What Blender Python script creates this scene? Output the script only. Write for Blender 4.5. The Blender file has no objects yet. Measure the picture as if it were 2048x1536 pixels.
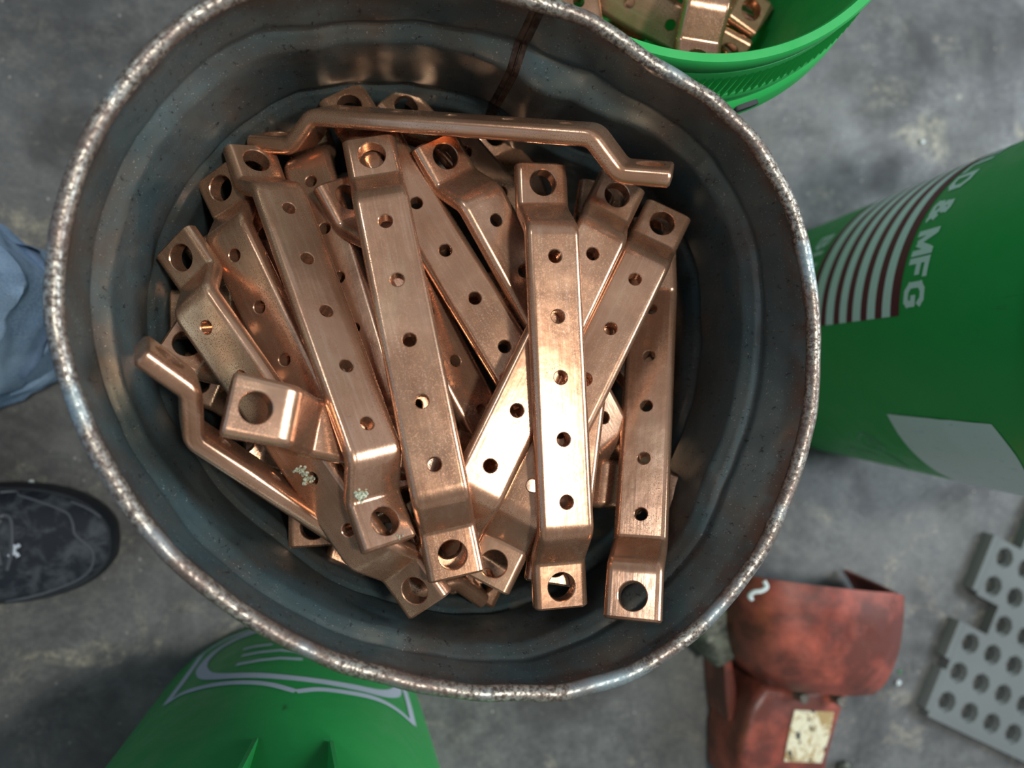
import bpy, bmesh, math, random
from mathutils import Vector, Matrix, noise
from mathutils.bvhtree import BVHTree
PI = math.pi
sc = bpy.context.scene
C = bpy.context.collection
random.seed(7)

# ------------------------------------------------------------------ camera
CAM = Vector((0.0, 0.0, 0.712))
F_PX = 1420.0
TX, TY = -0.002, -0.218
cx, sx, cy, sy = math.cos(TX), math.sin(TX), math.cos(TY), math.sin(TY)
RC = Matrix(((cy, 0, sy), (0, 1, 0), (-sy, 0, cy))) @ Matrix(((1, 0, 0), (0, cx, -sx), (0, sx, cx)))
cam_data = bpy.data.cameras.new('camera')
cam = bpy.data.objects.new('camera', cam_data)
C.objects.link(cam)
cam.matrix_world = Matrix.Translation(CAM) @ RC.to_4x4()
cam_data.sensor_width = 36.0
cam_data.lens = F_PX / 2048 * 36.0
cam_data.clip_start = 0.01
cam_data.dof.use_dof = True
cam_data.dof.focus_distance = 0.385
cam_data.dof.aperture_fstop = 4.6
sc.camera = cam

# ------------------------------------------------------------------ view, world, lights
sc.view_settings.view_transform = 'Standard'
sc.view_settings.look = 'None'
sc.view_settings.gamma = 1.0
sc.view_settings.use_curve_mapping = False
sc.view_settings.exposure = 0.40

w = bpy.data.worlds.new('workshop_daylight'); sc.world = w
w.use_nodes = True
nt = w.node_tree; nt.nodes.clear()
wo = nt.nodes.new('ShaderNodeOutputWorld'); bg = nt.nodes.new('ShaderNodeBackground')
tc = nt.nodes.new('ShaderNodeTexCoord'); sp = nt.nodes.new('ShaderNodeSeparateXYZ')
nt.links.new(tc.outputs['Generated'], sp.inputs[0])
# dim shop interior: grey roof overhead, cooler daylight from the open door side (+x), -x side lifted as added fill for the striped bucket
mr = nt.nodes.new('ShaderNodeMapRange'); mr.inputs[1].default_value = -0.8; mr.inputs[2].default_value = 0.9
dx = nt.nodes.new('ShaderNodeVectorMath'); dx.operation = 'DOT_PRODUCT'; dx.inputs[1].default_value = (0.80, 0.55, 0.10)
nt.links.new(tc.outputs['Generated'], dx.inputs[0]); nt.links.new(dx.outputs['Value'], mr.inputs[0])
cr = nt.nodes.new('ShaderNodeValToRGB')
cr.color_ramp.elements[0].color = (0.215, 0.23, 0.245, 1)
cr.color_ramp.elements[1].color = (0.27, 0.31, 0.37, 1)
e = cr.color_ramp.elements.new(0.45); e.color = (0.14, 0.15, 0.162, 1)
nt.links.new(mr.outputs[0], cr.inputs[0])
ns = nt.nodes.new('ShaderNodeTexNoise'); ns.inputs['Scale'].default_value = 3.2; ns.inputs['Detail'].default_value = 2
nt.links.new(tc.outputs['Generated'], ns.inputs['Vector'])
mr2 = nt.nodes.new('ShaderNodeMapRange'); mr2.inputs[1].default_value = .35; mr2.inputs[2].default_value = .65
mr2.inputs[3].default_value = .45; mr2.inputs[4].default_value = 1.5
nt.links.new(ns.outputs[0], mr2.inputs[0])
nt.links.new(cr.outputs[0], bg.inputs['Color']); nt.links.new(mr2.outputs[0], bg.inputs['Strength'])
nt.links.new(bg.outputs[0], wo.inputs[0])

def lamp(name, loc, target, size, power, color):
    d = bpy.data.lights.new(name, 'AREA'); d.shape = 'DISK'; d.size = size; d.energy = power; d.color = color
    o = bpy.data.objects.new(name, d); C.objects.link(o); o.location = loc
    o.rotation_euler = (Vector(target) - Vector(loc)).to_track_quat('-Z', 'Y').to_euler()
    return o
lamp('ceiling_lamp', (0.37, 0.045, 1.9), (0.08, -0.02, 0.3), 0.15, 13.0, (1.0, 0.95, 0.87))
lamp('far_ceiling_lamp', (-1.6, 1.9, 3.4), (0.0, 0.0, 0.2), 0.6, 14, (0.80, 0.90, 1.0))
lamp('door_light', (2.9, 0.5, 2.0), (0.2, 0.0, 0.2), 1.5, 62, (0.84, 0.92, 1.0))

# ------------------------------------------------------------------ helpers
def at(px, py, z):
    """world point on the horizontal plane z seen at pixel (px, py)"""
    r = RC @ Vector(((px - 1024) / F_PX, -(py - 768) / F_PX, -1))
    return CAM + r * ((z - CAM.z) / r.z)
def ray(px, py):
    return (RC @ Vector(((px - 1024) / F_PX, -(py - 768) / F_PX, -1))).normalized()
def smooth(me, ang=35):
    bm = bmesh.new(); bm.from_mesh(me); a = math.radians(ang)
    for f in bm.faces: f.smooth = True
    for ed in bm.edges:
        if len(ed.link_faces) == 2 and ed.calc_face_angle(0) > a: ed.smooth = False
    bm.to_mesh(me); bm.free()
def link(name, me, mat, parent=None, ang=35):
    if ang: smooth(me, ang)
    if mat:
        me.materials.clear(); me.materials.append(mat)
    o = bpy.data.objects.new(name, me); C.objects.link(o)
    if parent: o.parent = parent
    return o
def build(name, bm, mat, parent=None, ang=35, recalc=True):
    if recalc: bmesh.ops.recalc_face_normals(bm, faces=bm.faces)
    me = bpy.data.meshes.new(name); bm.to_mesh(me); bm.free()
    return link(name, me, mat, parent, ang)
def tag(o, label=None, cat=None, group=None, kind=None):
    if label: o['label'] = label
    if cat: o['category'] = cat
    if group: o['group'] = group
    if kind: o['kind'] = kind
    return o
def empty(name, loc=(0, 0, 0)):
    o = bpy.data.objects.new(name, None); C.objects.link(o); o.location = loc
    o.empty_display_size = .02
    return o
def lathe(bm, prof, n=96, cx=0, cy=0, close=False):
    """prof: list of (r, z); revolve about z"""
    rings = [[bm.verts.new((cx + r * math.cos(2 * PI * k / n), cy + r * math.sin(2 * PI * k / n), z)) for k in range(n)] for r, z in prof]
    m = len(rings)
    for i in range(m if close else m - 1):
        a, b = rings[i], rings[(i + 1) % m]
        for k in range(n): bm.faces.new((a[k], a[(k + 1) % n], b[(k + 1) % n], b[k]))
    return rings
def box(bm, x0, x1, y0, y1, z0, z1):
    v = [bm.verts.new(p) for p in ((x0, y0, z0), (x1, y0, z0), (x1, y1, z0), (x0, y1, z0), (x0, y0, z1), (x1, y0, z1), (x1, y1, z1), (x0, y1, z1))]
    for f in ((0, 3, 2, 1), (4, 5, 6, 7), (0, 1, 5, 4), (1, 2, 6, 5), (2, 3, 7, 6), (3, 0, 4, 7)): bm.faces.new([v[i] for i in f])
def tube(bm, pts, r, n=8, closed=False, flat=1.0):
    pts = [Vector(p) for p in pts]; m = len(pts); rings = []
    rr = r if isinstance(r, (list, tuple)) else [r] * m
    for i, p in enumerate(pts):
        t = (pts[(i + 1) % m] - pts[i - 1]) if closed or 0 < i < m - 1 else (pts[1] - pts[0] if i == 0 else pts[-1] - pts[-2])
        t.normalize(); up = Vector((0, 0, 1))
        if abs(t.z) > .9: up = Vector((1, 0, 0))
        s = t.cross(up).normalized(); u = s.cross(t)
        rings.append([bm.verts.new(p + s * rr[i] * math.cos(2 * PI * k / n) + u * rr[i] * flat * math.sin(2 * PI * k / n)) for k in range(n)])
    for i in range(m if closed else m - 1):
        a, b = rings[i], rings[(i + 1) % m]
        for k in range(n): bm.faces.new((a[k], a[(k + 1) % n], b[(k + 1) % n], b[k]))
    if not closed:
        bm.faces.new(rings[0]); bm.faces.new(rings[-1][::-1])
def spline(pts, n=8, closed=False):
    """Catmull-Rom resample of 2D/3D tuples"""
    P = [Vector(p) for p in pts]; m = len(P); out = []
    for i in range(m if closed else m - 1):
        p0 = P[(i - 1) % m] if closed or i > 0 else P[0] * 2 - P[1]
        p1 = P[i]; p2 = P[(i + 1) % m]
        p3 = P[(i + 2) % m] if closed or i + 2 < m else P[-1] * 2 - P[-2]
        for k in range(n):
            t = k / n
            out.append(.5 * ((2 * p1) + (p2 - p0) * t + (2 * p0 - 5 * p1 + 4 * p2 - p3) * t * t + (3 * p1 - p0 - 3 * p2 + p3) * t ** 3))
    if not closed: out.append(P[-1])
    return out

# ------------------------------------------------------------------ materials
class NT:
    def __init__(s, name):
        s.m = bpy.data.materials.new(name); s.m.use_nodes = True; s.t = s.m.node_tree
        s.b = s.t.nodes['Principled BSDF']; s.tc = s.n('ShaderNodeTexCoord')
        s.co = s.tc.outputs['Object']
    def n(s, k, **kw):
        x = s.t.nodes.new(k)
        for a, v in kw.items(): setattr(x, a, v)
        return x
    def l(s, a, b): s.t.links.new(a, b)
    def val(s, sock, v):
        if isinstance(v, bpy.types.NodeSocket): s.l(v, sock)
        else: sock.default_value = v
    def mapping(s, scale=(1, 1, 1), loc=(0, 0, 0), src=None):
        x = s.n('ShaderNodeMapping'); s.l(src or s.co, x.inputs[0]); x.inputs['Scale'].default_value = scale; s.val(x.inputs['Location'], loc)
        return x.outputs[0]
    def noise(s, scale, detail=3, rough=.5, src=None, dist=0):
        x = s.n('ShaderNodeTexNoise'); s.l(src or s.co, x.inputs['Vector']); x.inputs['Scale'].default_value = scale
        x.inputs['Detail'].default_value = detail; x.inputs['Roughness'].default_value = rough; x.inputs['Distortion'].default_value = dist
        return x.outputs[0]
    def vor(s, scale, src=None, feature='F1'):
        x = s.n('ShaderNodeTexVoronoi', feature=feature); s.l(src or s.co, x.inputs['Vector']); x.inputs['Scale'].default_value = scale
        return x.outputs['Distance']
    def rng(s, v, a, b, c=0., d=1.):
        x = s.n('ShaderNodeMapRange'); s.l(v, x.inputs[0])
        for i, q in enumerate((a, b, c, d)): x.inputs[i + 1].default_value = q
        return x.outputs[0]
    def mix(s, f, a, b, mode='MIX'):
        x = s.n('ShaderNodeMix', data_type='RGBA', blend_type=mode); s.val(x.inputs[0], f)
        for q, v in ((6, a), (7, b)):
            if isinstance(v, tuple): x.inputs[q].default_value = (*v, 1) if len(v) == 3 else v
            else: s.l(v, x.inputs[q])
        return x.outputs[2]
    def math(s, op, a, b=0.):
        x = s.n('ShaderNodeMath', operation=op); s.val(x.inputs[0], a); s.val(x.inputs[1], b); return x.outputs[0]
    def bump(s, h, strength=.2, dist=.001, prev=None):
        x = s.n('ShaderNodeBump'); s.l(h, x.inputs['Height']); x.inputs['Strength'].default_value = strength; x.inputs['Distance'].default_value = dist
        if prev: s.l(prev, x.inputs['Normal'])
        return x.outputs[0]
    def set(s, color=None, rough=None, metal=None, normal=None, spec=None, coat=None):
        for k, v in (('Base Color', color), ('Roughness', rough), ('Metallic', metal), ('Normal', normal), ('Specular IOR Level', spec), ('Coat Weight', coat)):
            if v is None: continue
            if isinstance(v, tuple): s.b.inputs[k].default_value = (*v, 1)
            else: s.val(s.b.inputs[k], v)
        return s.m

def copper():
    s = NT('worn_copper'); oi = s.n('ShaderNodeObjectInfo')
    cm = s.n('ShaderNodeCombineXYZ'); rr = s.math('MULTIPLY', oi.outputs['Random'], 37.)
    for i in range(3): s.l(rr, cm.inputs[i])
    p = s.mapping((1, 1, 1), cm.outputs[0])
    big = s.rng(s.noise(22, 3, .6, p), .36, .64)
    c = s.mix(big, (0.52, 0.272, 0.158), (0.68, 0.390, 0.245))
    yel = s.rng(s.noise(34, 4, .65, s.mapping((.4, 1, 1), src=p), .6), .56, .72)
    c = s.mix(s.math('MULTIPLY', yel, .40), c, (0.66, 0.47, 0.29))
    red = s.rng(s.noise(48, 3, .6, s.mapping((.5, 1, 1), (3, 1, 2), src=p)), .60, .74)
    c = s.mix(s.math('MULTIPLY', red, .5), c, (0.56, 0.29, 0.185))
    val = s.rng(oi.outputs['Random'], 0, 1, .84, 1.04)
    h = s.n('ShaderNodeHueSaturation'); s.l(val, h.inputs['Value']); s.l(c, h.inputs['Color']); h.inputs['Saturation'].default_value = 1.0; c = h.outputs[0]
    pit = s.rng(s.noise(1300, 2, .65, p), .55, .63)
    zone = s.rng(s.noise(28, 2, .5, s.mapping((1, 1, 1), (7, 7, 7), src=p)), .30, .60)
    pitz = s.math('MULTIPLY', pit, zone)
    c = s.mix(s.math('MULTIPLY', pitz, .62), c, (0.22, 0.125, 0.08))
    scr = s.rng(s.noise(420, 3, .7, s.mapping((.05, 1, 1), src=p)), .5, .75)
    c = s.mix(s.math('MULTIPLY', scr, .26), c, (0.90, 0.64, 0.48))
    rough = s.math('ADD', s.rng(s.noise(60, 4, .6, p), .3, .7, .18, .27), s.math('MULTIPLY', pitz, .2))
    nb = s.bump(s.noise(520, 3, .6, s.mapping((.06, 1, 1), src=p)), .10, .0004)
    nb = s.bump(s.noise(75, 3, .5, p), .16, .0012, nb)
    return s.set(c, rough, .82, nb)

def galv():
    s = NT('weathered_steel')
    big = s.rng(s.noise(13, 4, .6, dist=.6), .35, .65)
    c = s.mix(big, (0.085, 0.145, 0.160), (0.15, 0.20, 0.20))
    brn = s.rng(s.noise(15, 5, .66, s.mapping((1, 1, .7), (4, 2, 1)), .5), .46, .66)
    c = s.mix(s.math('MULTIPLY', brn, .75), c, (0.13, 0.11, 0.09))
    z = s.n('ShaderNodeSeparateXYZ'); s.l(s.co, z.inputs[0])
    top = s.math('MULTIPLY', s.rng(z.outputs[2], .366, .379), s.rng(s.noise(70, 3), .40, .56))
    c = s.mix(s.math('MULTIPLY', top, .8), c, (0.13, 0.075, 0.05))
    spk = s.rng(s.noise(300, 4, .75, s.mapping((1, 1, .45))), .60, .67)
    c = s.mix(s.math('MULTIPLY', spk, .8), c, (0.03, 0.03, 0.03))
    dst = s.rng(s.noise(800, 2, .5), .665, .70)
    c = s.mix(s.math('MULTIPLY', dst, .5), c, (0.5, 0.5, 0.48))
    nb = s.bump(s.noise(26, 2, .5), .35, .006)
    nb = s.bump(s.noise(300, 3, .6), .1, .0006, nb)
    return s.set(c, s.rng(s.noise(40, 4), .3, .7, .28, .42), .62, nb)

def rimmat():
    s = NT('worn_zinc_bead')
    a = s.rng(s.noise(420, 4, .75), .42, .60)
    c = s.mix(a, (0.085, 0.066, 0.056), (0.44, 0.42, 0.36))
    b = s.rng(s.noise(34, 3, .6), .44, .60)
    c = s.mix(s.math('MULTIPLY', b, .7), c, (0.16, 0.115, 0.095))
    d = s.rng(s.noise(24, 2, .5, s.mapping(loc=(5, 3, 1))), .56, .68)
    c = s.mix(s.math('MULTIPLY', d, .55), c, (0.30, 0.42, 0.46))
    nb = s.bump(s.noise(500, 3, .7), .3, .0005)
    return s.set(c, s.rng(a, 0, 1, .58, .34), .70, nb)

def plastic(name, col, rough=.38, dirt=True, var=.25):
    s = NT(name)
    k = s.rng(s.noise(9, 3), .3, .7)
    c = s.mix(s.math('MULTIPLY', k, var), col, tuple(q * .6 for q in col))
    if dirt:
        st = s.math('MULTIPLY', s.rng(s.noise(26, 5, .7, s.mapping((1, 1, .25)), 1.5), .66, .74), .55)
        c = s.mix(st, c, (0.02, 0.03, 0.02))
    nb = s.bump(s.noise(160, 3, .6), .05, .0008)
    return s.set(c, s.rng(s.noise(60, 3), .3, .7, rough - .05, rough + .12), 0., nb)

def concrete():
    s = NT('stained_concrete')
    a = s.rng(s.noise(4.5, 5, .6, dist=.4), .38, .62)
    c = s.mix(a, (0.075, 0.079, 0.078), (0.165, 0.172, 0.170))
    b = s.rng(s.noise(46, 6, .78), .42, .60)
    c = s.mix(s.math('MULTIPLY', b, .55), c, (0.215, 0.22, 0.205))
    t = s.math('MULTIPLY', s.rng(s.noise(13, 5, .7, s.mapping(loc=(2.3, 1.1, 0)), .8), .56, .70), s.rng(s.noise(90, 4, .7), .38, .58))
    c = s.mix(s.math('MULTIPLY', t, .9), c, (0.46, 0.43, 0.32))
    dk = s.rng(s.noise(6, 5, .65, s.mapping(loc=(9, 4, 0)), .6), .50, .66)
    c = s.mix(s.math('MULTIPLY', dk, .75), c, (0.035, 0.035, 0.037))
    g = s.rng(s.vor(80), .0, .13, 1., 0.)
    gg = s.math('MULTIPLY', g, s.rng(s.noise(55, 2), .52, .56))
    c = s.mix(s.math('MULTIPLY', gg, .9), c, (0.62, 0.60, 0.56))
    gr = s.rng(s.noise(190, 3, .8), .35, .65)
    c = s.mix(s.math('MULTIPLY', gr, .35), c, (0.055, 0.057, 0.055))
    nb = s.bump(s.noise(140, 5, .7), .35, .002)
    nb = s.bump(s.noise(22, 3, .5), .2, .006, nb)
    return s.set(c, s.rng(s.noise(16, 4), .35, .65, .40, .72), 0., nb)

M = {}
M['copper'] = copper(); M['steel'] = galv(); M['rim'] = rimmat(); M['floor'] = concrete()
M['green'] = plastic('green_plastic', (0.026, 0.39, 0.085))
M['white'] = plastic('white_print', (0.80, 0.93, 0.92), .45, False, .1)
M['greywhite'] = plastic('pale_grey_print', (0.62, 0.70, 0.80), .45, False, .1)
M['maroon'] = plastic('maroon_print', (0.165, 0.025, 0.035), .45, False, .1)
M['ghost'] = plastic('faint_moulding', (0.16, 0.42, 0.24), .45, False, .1)
M['mat'] = plastic('grey_rubber', (0.165, 0.185, 0.180), .62, False, .35)
M['black'] = plastic('slot_shade_black', (0.022, 0.024, 0.028), .6, False)
def seam_m():
    s = NT('rusty_seam_shaded_bottom'); a = s.rng(s.noise(120, 4, .7), .4, .6)
    return s.set(s.mix(a, (0.055, 0.034, 0.026), (0.12, 0.10, 0.085)), .42, .75, s.bump(s.noise(260, 3), .3, .001))
M['seam'] = seam_m()
def redm():
    s = NT('grimy_red_plastic')
    a = s.rng(s.noise(14, 4, .6, dist=.5), .35, .65)
    c = s.mix(a, (0.38, 0.078, 0.05), (0.45, 0.115, 0.075))
    g = s.rng(s.noise(30, 5, .7, s.mapping((1, 1, 1), (3, 3, 3)), 1.), .60, .80)
    c = s.mix(s.math('MULTIPLY', g, .6), c, (0.07, 0.035, 0.025))
    sx_ = s.n('ShaderNodeSeparateXYZ'); s.l(s.co, sx_.inputs[0])
    gr = s.math('MULTIPLY', s.rng(sx_.outputs[0], .402, .385), s.rng(s.noise(22, 4, .6), .30, .55))
    c = s.mix(s.math('MULTIPLY', gr, .8), c, (0.06, 0.022, 0.016))
    return s.set(c, s.rng(s.noise(50, 3), .3, .7, .28, .48), 0., s.bump(s.noise(120, 4), .1, .001))
M['red'] = redm()
def grime():
    s = NT('greasy_casting'); a = s.rng(s.noise(60, 5, .7), .4, .6)
    return s.set(s.mix(a, (0.035, 0.04, 0.032), (0.17, 0.19, 0.15)), .5, .2, s.bump(s.noise(90, 4), .5, .003))
M['grime'] = grime()
def sticker():
    s = NT('scuffed_sticker')
    a = s.rng(s.noise(70, 5, .7, dist=1.2), .50, .58)
    c = s.mix(a, (0.74, 0.70, 0.50), (0.42, 0.30, 0.13))
    b = s.rng(s.noise(55, 4, .65, s.mapping(loc=(1, 5, 2)), 1.), .60, .64)
    c = s.mix(b, c, (0.02, 0.02, 0.02))
    return s.set(c, .4, 0.)
M['sticker'] = sticker()
def paper():
    s = NT('paper_label')
    a = s.rng(s.noise(150, 4, .7, s.mapping((1, 1, .35))), .60, .72)
    c = s.mix(s.math('MULTIPLY', a, .5), (0.70, 0.80, 0.79), (0.40, 0.48, 0.48))
    return s.set(c, .5, 0., s.bump(s.noise(40, 3), .2, .002))
M['paper'] = paper()
def denim():
    s = NT('light_blue_denim')
    a = s.rng(s.noise(16, 4, .6), .35, .65)
    c = s.mix(a, (0.14, 0.25, 0.42), (0.34, 0.50, 0.70))
    wv = s.rng(s.noise(900, 2, .6, s.mapping((1, 1, .3))), .35, .65)
    c = s.mix(s.math('MULTIPLY', wv, .35), c, (0.50, 0.62, 0.74))
    return s.set(c, .85, 0., s.bump(s.noise(700, 2), .3, .0006), spec=.2)
M['denim'] = denim()
def cloth():
    s = NT('dark_mesh_fabric')
    a = s.rng(s.noise(55, 4, .65, dist=.5), .45, .65)
    c = s.mix(a, (0.016, 0.022, 0.032), (0.075, 0.09, 0.105))
    gr = s.n('ShaderNodeTexWave'); s.l(s.mapping((0, 1, .3)), gr.inputs[0]); gr.inputs['Scale'].default_value = 190
    c = s.mix(s.math('MULTIPLY', gr.outputs['Fac'], .22), c, (0.14, 0.165, 0.18))
    return s.set(c, .7, 0., s.bump(gr.outputs['Fac'], .25, .0005), spec=.3)
M['shoe'] = cloth()
M['sole'] = plastic('dark_sole', (0.018, 0.022, 0.028), .5, False)
M['pipe'] = plastic('grey_piping', (0.09, 0.105, 0.125), .45, False)
M['skin'] = NT('skin').set((0.5, 0.3, 0.22), .5, 0.)
def crust():
    s = NT('pale_green_corrosion'); a = s.rng(s.noise(700, 3, .6), .4, .6)
    return s.set(s.mix(a, (0.22, 0.25, 0.17), (0.56, 0.58, 0.44)), .85, 0., s.bump(s.noise(900, 3), .6, .0006))
M['crust'] = crust()

# ------------------------------------------------------------------ floor
bm = bmesh.new(); N = 40
vs = [[bm.verts.new((-2.2 + 4.4 * i / N, -2.2 + 4.4 * j / N, 0)) for j in range(N + 1)] for i in range(N + 1)]
for i in range(N):
    for j in range(N): bm.faces.new((vs[i][j], vs[i + 1][j], vs[i + 1][j + 1], vs[i][j + 1]))
tag(build('floor', bm, M['floor']), kind='structure')

# ------------------------------------------------------------------ steel can
CC = Vector((0.057, 0.026, 0))
RIM = [(112,560),(112,640),(130,720),(178,860),(245,980),(330,1092),(440,1190),(500,1232),(560,1268),(625,1300),(690,1328),(770,1347),(850,1368),(1000,1383),(1150,1377),(1280,1335),(1400,1250),(1500,1130),(1570,990),(1612,850),(1625,700),(1615,560),(1585,430),(1520,303),(1430,208),(1370,168),(1300,130),(1235,80),(1170,40),(1120,22),(1060,5),(940,-22),(800,-38),(640,-30),(480,-12),(400,30),(320,95),(240,190),(170,310),(130,430)]
RB1 = [(417,132),(344,202),(270,296),(227,392),(197,517),(193,619),(209,704),(260,860),(337,979),(399,1067),(531,1181),(648,1251),(796,1293),(943,1314),(1060,1310),(1148,1276),(1290,1185),(1394,1070),(1430,972),(1472,873),(1511,654),(1492,467),(1404,310),(1264,187),(1100,132),(950,50),(860,22),(700,0),(520,56)]
RB2 = [(578,199),(490,258),(417,331),(373,390),(344,448),(306,595),(322,760),(420,938),(487,1014),(554,1067),(677,1158),(826,1212),(1000,1215),(1200,1130),(1340,980),(1400,800),(1402,650),(1385,500),(1310,370),(1180,270),(951,182),(805,155),(702,161)]
def radial(pts, z, n=360, sm=3):
    """polar radius table about the can axis from traced points lying at height z"""
    q = []
    for x, y in pts:
        p = at(x, y, z) - CC; q.append((math.atan2(p.y, p.x) % (2 * PI), math.hypot(p.x, p.y)))
    q.sort(); q = [(q[-1][0] - 2 * PI, q[-1][1])] + q + [(q[0][0] + 2 * PI, q[0][1])]
    out = []
    for k in range(n):
        a = 2 * PI * k / n
        for i in range(len(q) - 1):
            if q[i][0] <= a < q[i + 1][0]:
                t = (a - q[i][0]) / (q[i + 1][0] - q[i][0]); t = t * t * (3 - 2 * t)
                out.append(q[i][1] * (1 - t) + q[i + 1][1] * t); break
    for _ in range(sm):
        out = [(out[i - 1] + 2 * out[i] + out[(i + 1) % n]) / 4 for i in range(n)]
    return out
NA = 360
zR, z1, z2 = .3825, .342, .272
tR, t1, t2 = radial(RIM, zR, sm=6), radial(RB1, z1, sm=20), radial(RB2, z2, sm=40)
t1 = [min(a, b - .0015) for a, b in zip(t1, tR)]
t2 = [min(a, b - .0025) for a, b in zip(t2, t1)]
def wallr(k, z):
    k %= NA
    if z >= z1:
        t = (z - z1) / (zR - z1); r = t1[k] + (tR[k] - t1[k]) * t
    elif z >= z2:
        t = (z - z2) / (z1 - z2); r = t2[k] + .0008 + (t1[k] - .0035 - t2[k] - .0008) * t
    else:
        t = max(0, (z - .05) / (z2 - .05)); r = .148 + (t2[k] - .004 - .148) * t
    def bmp(z0, wd, h): return h * math.exp(-((z - z0) / wd) ** 2)
    r += bmp(z1 + .003, .0028, .0022) + bmp(z2 + .003, .0026, .0018)
    dth = (2 * PI * k / NA - 1.20) / .30
    if z < z1: r -= .0075 * math.exp(-dth * dth) * min(1, (z1 - z) / .012)
    for zz in (z1, z2):      # swaged step: the wall below each rib is set inward, its shoulder faces up
        d = zz - z
        if 0 <= d < .011: r += .0035 * (1 - (3 * (d / .011) ** 2 - 2 * (d / .011) ** 3)) * (1 if zz == z1 else 1)
    a = 2 * PI * k / NA
    v = Vector((math.cos(a) * 5, math.sin(a) * 5, z * 16))
    r += .0009 * noise.noise(v) * min(1, max(0, (zR - z) / .01)) + .0006 * noise.noise(v * 2.3)
    return r
can = empty('steel_can', (CC.x, CC.y, 0))
tag(can, 'dented round grey steel can full of copper bars, seen from above', 'can')
zs = [zR - .0015]
z = zR - .003
while z > .06: zs.append(z); z -= .002 if z > .255 else .008
zs.append(.055)
bm = bmesh.new()
inner = [[bm.verts.new((wallr(k, z) * math.cos(2 * PI * k / NA), wallr(k, z) * math.sin(2 * PI * k / NA), z)) for k in range(NA)] for z in zs]
zo = [z for z in zs[::2]] + [.002]
outer = [[bm.verts.new(((wallr(k, z) + .0012) * math.cos(2 * PI * k / NA), (wallr(k, z) + .0012) * math.sin(2 * PI * k / NA), z)) for k in range(NA)] for z in zo]
for R_ in (inner, outer):
    for i in range(len(R_) - 1):
        for k in range(NA): bm.faces.new((R_[i][k], R_[i][(k + 1) % NA], R_[i + 1][(k + 1) % NA], R_[i + 1][k]))
for k in range(NA):
    bm.faces.new((inner[0][k], outer[0][k], outer[0][(k + 1) % NA], inner[0][(k + 1) % NA]))
build('can_wall', bm, M['steel'], can, 60)
# bottom plate, set in above a foot ring
bm = bmesh.new(); lathe(bm, [(.0001, .150), (.06, .150), (.12, .150), (.1495, .151), (.1500, .147), (.0001, .147)], 96)
build('can_bottom', bm, M['seam'], can)  # dark metal paints in the shade of the deep gaps between bars
# rolled bead
bm = bmesh.new(); pts = []
for k in range(NA):
    a = 2 * PI * k / NA; r = tR[k] + .0006
    zz = zR + .0012 * noise.noise(Vector((math.cos(a) * 3, math.sin(a) * 3, 2)))
    pts.append((r * math.cos(a), r * math.sin(a), zz))
rr = [.0038 * (1 + .10 * noise.noise(Vector((p[0] * 60, p[1] * 60, 1)))) for p in pts]
tube(bm, pts, rr, 14, closed=True)
build('rolled_rim', bm, M['rim'], can, 70)
# side seam: folded strip running down the inside
pa = at(1078, 20, zR) - CC; ka = math.atan2(pa.y, pa.x)
bm = bmesh.new(); prof = []
for z in zs[1:-1]:
    kk = int(round((ka % (2 * PI)) / (2 * PI) * NA)); r = wallr(kk, z)
    row = []
    for da, dr in ((-.024, -.0001), (-.020, .0006), (-.004, .0007), (-.0015, .0017), (.0015, .0017), (.004, .0007), (.020, .0006), (.024, -.0001)):
        r_ = (r + (wallr(int(round(((ka + da) % (2 * PI)) / (2 * PI) * NA)), z) - r)) - dr
        row.append(bm.verts.new((r_ * math.cos(ka + da), r_ * math.sin(ka + da), z)))
    prof.append(row)
for i in range(len(prof) - 1):
    for k in range(7): bm.faces.new((prof[i][k], prof[i][k + 1], prof[i + 1][k + 1], prof[i + 1][k]))
tag(build('side_seam', bm, M['seam'], can, 60), 'rusty brown folded seam')

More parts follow.
